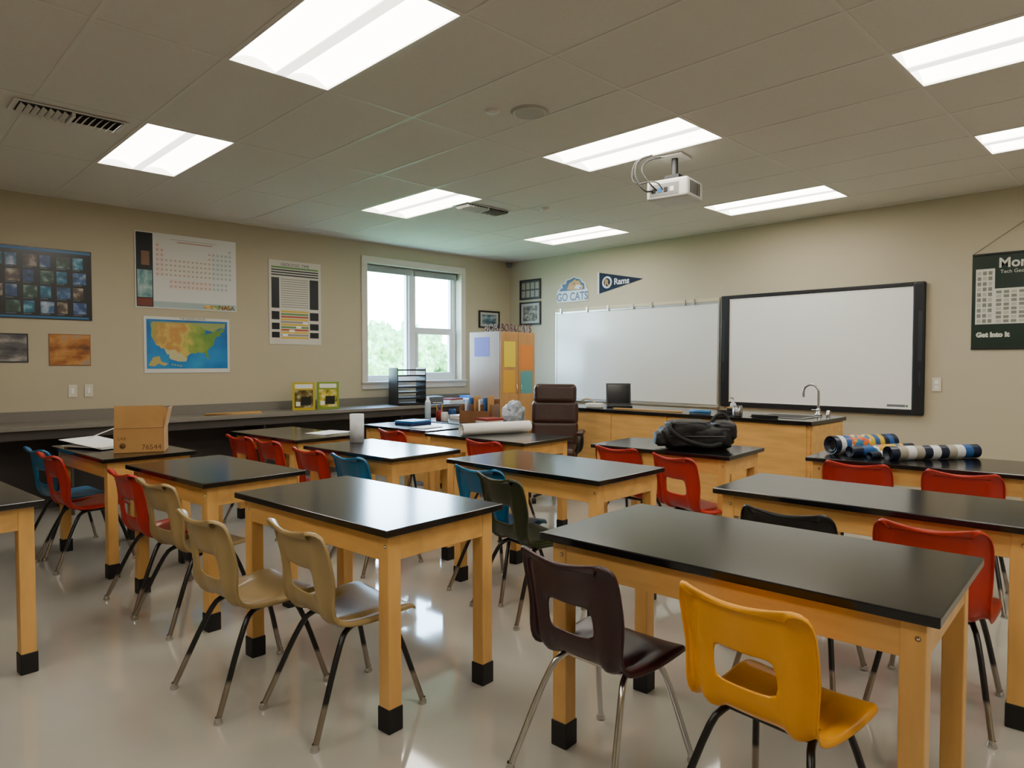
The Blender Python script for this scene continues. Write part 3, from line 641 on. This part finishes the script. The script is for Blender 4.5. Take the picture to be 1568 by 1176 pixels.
# ------------------------------------------------------------ things on tables
TT = .796
INK = M('box_print', '#6b4a28', .8)
b = MB(); w, d, h = .31, .24, .17
for (x0, x1, y0, y1) in ((-w/2, w/2, -d/2, -d/2+.004), (-w/2, w/2, d/2-.004, d/2), (-w/2, -w/2+.004, -d/2, d/2), (w/2-.004, w/2, -d/2, d/2)): b.box(x0, x1, y0, y1, 0, h, CARD)
b.box(-w/2, w/2, -d/2, d/2, 0, .004, CARD)
b.box(-w/2+.005, w/2-.005, -.002, .002, 0, .155, CARD, mx=T(0, -d/2+.004, h) @ Matrix.Rotation(math.radians(-5), 4, 'X'))
b.box(-w/2+.02, w/2-.01, -.002, .002, 0, .13, CARD, mx=T(0, d/2, h) @ Matrix.Rotation(math.radians(-12), 4, 'X'))
b.box(-.002, .002, -d/2, d/2, 0, .16, PAPER, mx=T(-w/2, 0, h) @ Matrix.Rotation(math.radians(-112), 4, 'Y'))
b.box(-.0025, .0025, -d/2, d/2, 0, .14, CARD, mx=T(w/2, 0, h) @ Matrix.Rotation(math.radians(12), 4, 'Y'))
b.rect(-w/2, w/2, h-.002, h+.001, -d/2-.001, INK)
b.text('76544', .05, .015, .02, -d/2-.001, INK); b.text('LAB', .03, -.13, .09, -d/2-.001, INK); b.lathe([(0, .001), (.02, .001), (.02, 0)], INK, (-.10, -d/2, .05), 12, ax='Y')
b.obj('cardboard_box', (-5.27, 1.50, TT), 66)
b = MB(); b.box(-.22, .22, -.15, .15, 0, .003, PAPER, mx=Matrix.Rotation(math.radians(7), 4, 'Y')); b.box(-.2, .2, -.14, .14, -.02, -.012, PAPER); b.box(-.19, -.16, -.13, .13, -.03, -.02, CARD)
b.obj('open_folder', (-5.72, 1.34, TT+.031), 25)
b = MB(); b.lathe([(.02, 0), (.055, 0), (.055, .22), (.02, .22), (.02, 0)], M('paper_towel', '#d8dce2', .8, bump=.3, scale=60), seg=28); b.obj('paper_towel_roll', (-4.655, 2.87, TT))
def roll(name, a, c, r, mats, z):
    a = Vector((*a, 0)); c = Vector((*c, 0)); L = (c-a).length; ang = math.degrees(math.atan2(c.y-a.y, c.x-a.x)); b = MB()
    n = len(mats)
    for k, m in enumerate(mats):
        b.lathe([(r, L*k/n), (r, L*(k+1)/n)], m, seg=28, ax='X')
    b.lathe([(r, 0), (r*.92, 0), (r*.9, L), (r, L)], mats[0], seg=28, ax='X'); b.lathe([(r*.72, .002), (r*.66, .002), (r*.64, L-.002), (r*.72, L-.002)], mats[-1], seg=24, ax='X')
    b.lathe([(0, .03), (r*.9, .03)], VDARK, seg=24, ax='X')
    b.obj(name, (a.x, a.y, z+r), ang)
NB = M('roll_navy', '#0f1c34', .35); RW = M('roll_white', '#d2d4d6', .4); RY = M('roll_yellow', '#c9a92a', .4); RO = patch_mat('roll_colours', ['#1f5f9a', '#c4462a', '#d8a63a', '#d06a2a', '#2f7a9a', '#e0ddd0'], 40); RB = M('roll_brown', '#9a9484', .5); RL = M('roll_blue', '#1c4f8c', .4)
roll('rolled_wall_chart', (-1.77, 4.79), (-1.53, 5.27), .062, [NB, RW, RL, RO, RO, RO, RO, RY, RL, RY, NB, RL, NB], TT)
roll('rolled_wall_chart', (-1.63, 4.74), (-1.40, 5.24), .035, [NB, RL, RO, RY, RO, NB], TT)
roll('rolled_wall_chart', (-1.40, 4.74), (-1.03, 5.28), .045, [NB, RB, RW, RB, NB, RW, NB, RB, RW, RL, NB], TT)
roll('rolled_wall_chart', (-1.50, 4.72), (-1.38, 5.20), .022, [NB, RW, NB, RW, NB], TT)
roll('rolled_paper', (-4.44, 3.76), (-4.27, 4.42), .05, [PAPER]*3, TT)
BAG = M('backpack_nylon', '#0e0f12', .6, var=.3, scale=20, bump=.4, bscale=30)
def blob(w, d, h, mx, seed, mat=BAG, e=.45):
    bm = bmesh.new(); bmesh.ops.create_icosphere(bm, subdivisions=4, radius=1)
    for v in bm.verts:
        c = v.co; f = lambda t: math.copysign(abs(t)**e, t)
        q = Vector((f(c.x)*w/2, f(c.y)*d/2, f(c.z)*h/2)); n = noise.noise(Vector((c.x*2.2+seed, c.y*2.2, c.z*2.2)))*.07+noise.noise(Vector((c.x*7, c.y*7+seed, c.z*7)))*.035
        v.co = q*(1+n*1.6)
        if (mx @ v.co).z < .002: v.co.z += .002-(mx @ v.co).z
    b.add_bm(bm, mat, True, mx)
b = MB(); blob(.50, .32, .17, T(0, 0, .085), 1); blob(.30, .22, .12, T(-.06, -.06, .15) @ Rz(8), 4); blob(.16, .24, .14, T(.20, 0, .13), 8); blob(.14, .20, .10, T(-.23, -.03, .07), 3)
b.tube(chaikin([(-.18, -.12, .19), (-.22, -.2, .16), (-.12, -.24, .08), (.05, -.22, .03), (.15, -.17, .05)]), .016, M('strap_webbing', '#0e0e10', .8), 8)
b.tube(chaikin([(.12, .02, .19), (.16, .04, .24), (.22, .03, .25), (.26, 0, .17)]), .012, M('strap_webbing', '#0e0e10'), 8)
b.tube([(-.2, -.165, .10), (.18, -.168, .10)], .004, M('zip_grey', '#4a4a4c', .5), 6)
b.obj('backpack', (-2.60, 4.44, TT), 40)

# ------------------------------------------------------------ ceiling projector
b = MB()
b.box(-.10, .10, -.10, .10, -.015, 0, VENT, .003); b.tube([(0, 0, -.01), (0, 0, -.10), (0, 0, -.17)], .026, M('mount_dark', '#2a2a2c', .4), 14); b.box(-.06, .06, -.06, .06, -.19, -.15, BLACK, .004)
for (x, y) in ((-.1, -.08), (.1, -.08), (-.1, .08), (.1, .08)): b.tube([(0, 0, -.175), (x, y, -.205)], .008, BLACK, 6)
PJ = M('projector_white', '#c4c4be', .4)
b.box(-.17, .17, -.15, .15, -.35, -.20, PJ, .02, seg=4)
b.lathe([(.0, .02), (.035, .022), (.045, .012), (.048, 0)], BLACK, (.08, .15, -.275), 20, ax='Y', mx=None)
for k in range(7): b.box(.169, .172, -.10+k*.028, -.085+k*.028, -.32, -.225, VDARK)
b.box(-.14, .10, -.153, -.149, -.325, -.235, M('port_panel', '#7a7a76', .5))
for k, xx in enumerate((-.12, -.07, -.02, .03)): b.box(xx, xx+.03, -.156, -.153, -.30, -.265, [BLACK, BLUE, VDARK, M('port_white', '#eeeeee', .3)][k])
CB = M('cable_black', '#151515', .5)
b.tube(chaikin([(-.12, -.15, -.28), (-.14, -.24, -.30), (-.22, -.26, -.18), (-.22, -.22, -.04), (-.12, -.15, 0)]), .007, CB, 8)
b.tube(chaikin([(-.08, -.15, -.28), (-.10, -.21, -.25), (-.20, -.20, -.12), (-.17, -.15, -.03), (-.05, -.08, -.01)]), .006, CB, 8)
b.tube(chaikin([(-.03, -.15, -.28), (-.05, -.23, -.22), (-.25, -.25, -.24), (-.25, -.22, -.05), (-.16, -.16, 0)]), .005, M('cable_grey', '#3f3f3c', .5), 8)
b.obj('ceiling_projector', (-2.95, 4.70, H-.004), 8)

# ------------------------------------------------------------ world and camera
w = bpy.data.worlds.new('overcast_sky'); scene.world = w; w.use_nodes = True
nt = w.node_tree; bg = nt.nodes['Background']
tc = nt.nodes.new('ShaderNodeTexCoord'); sp = nt.nodes.new('ShaderNodeSeparateXYZ'); nt.links.new(tc.outputs['Generated'], sp.inputs[0])
r = nt.nodes.new('ShaderNodeValToRGB'); r.color_ramp.elements[0].position = .0; r.color_ramp.elements[0].color = (.62, .84, 1, 1); r.color_ramp.elements[1].color = (.22, .50, 1, 1); r.color_ramp.elements[1].position = .9
nt.links.new(sp.outputs['Z'], r.inputs['Fac']); nt.links.new(r.outputs[0], bg.inputs['Color']); bg.inputs['Strength'].default_value = 45.0
cam = bpy.data.cameras.new('camera'); co = bpy.data.objects.new('camera', cam); COL.objects.link(co)
cam.sensor_width = 36; cam.lens = 23.9; cam.clip_start = .05; cam.clip_end = 300
co.location = (0, 0, 1.42); co.rotation_euler = (math.radians(88.19), 0, math.radians(45.46))
scene.camera = co
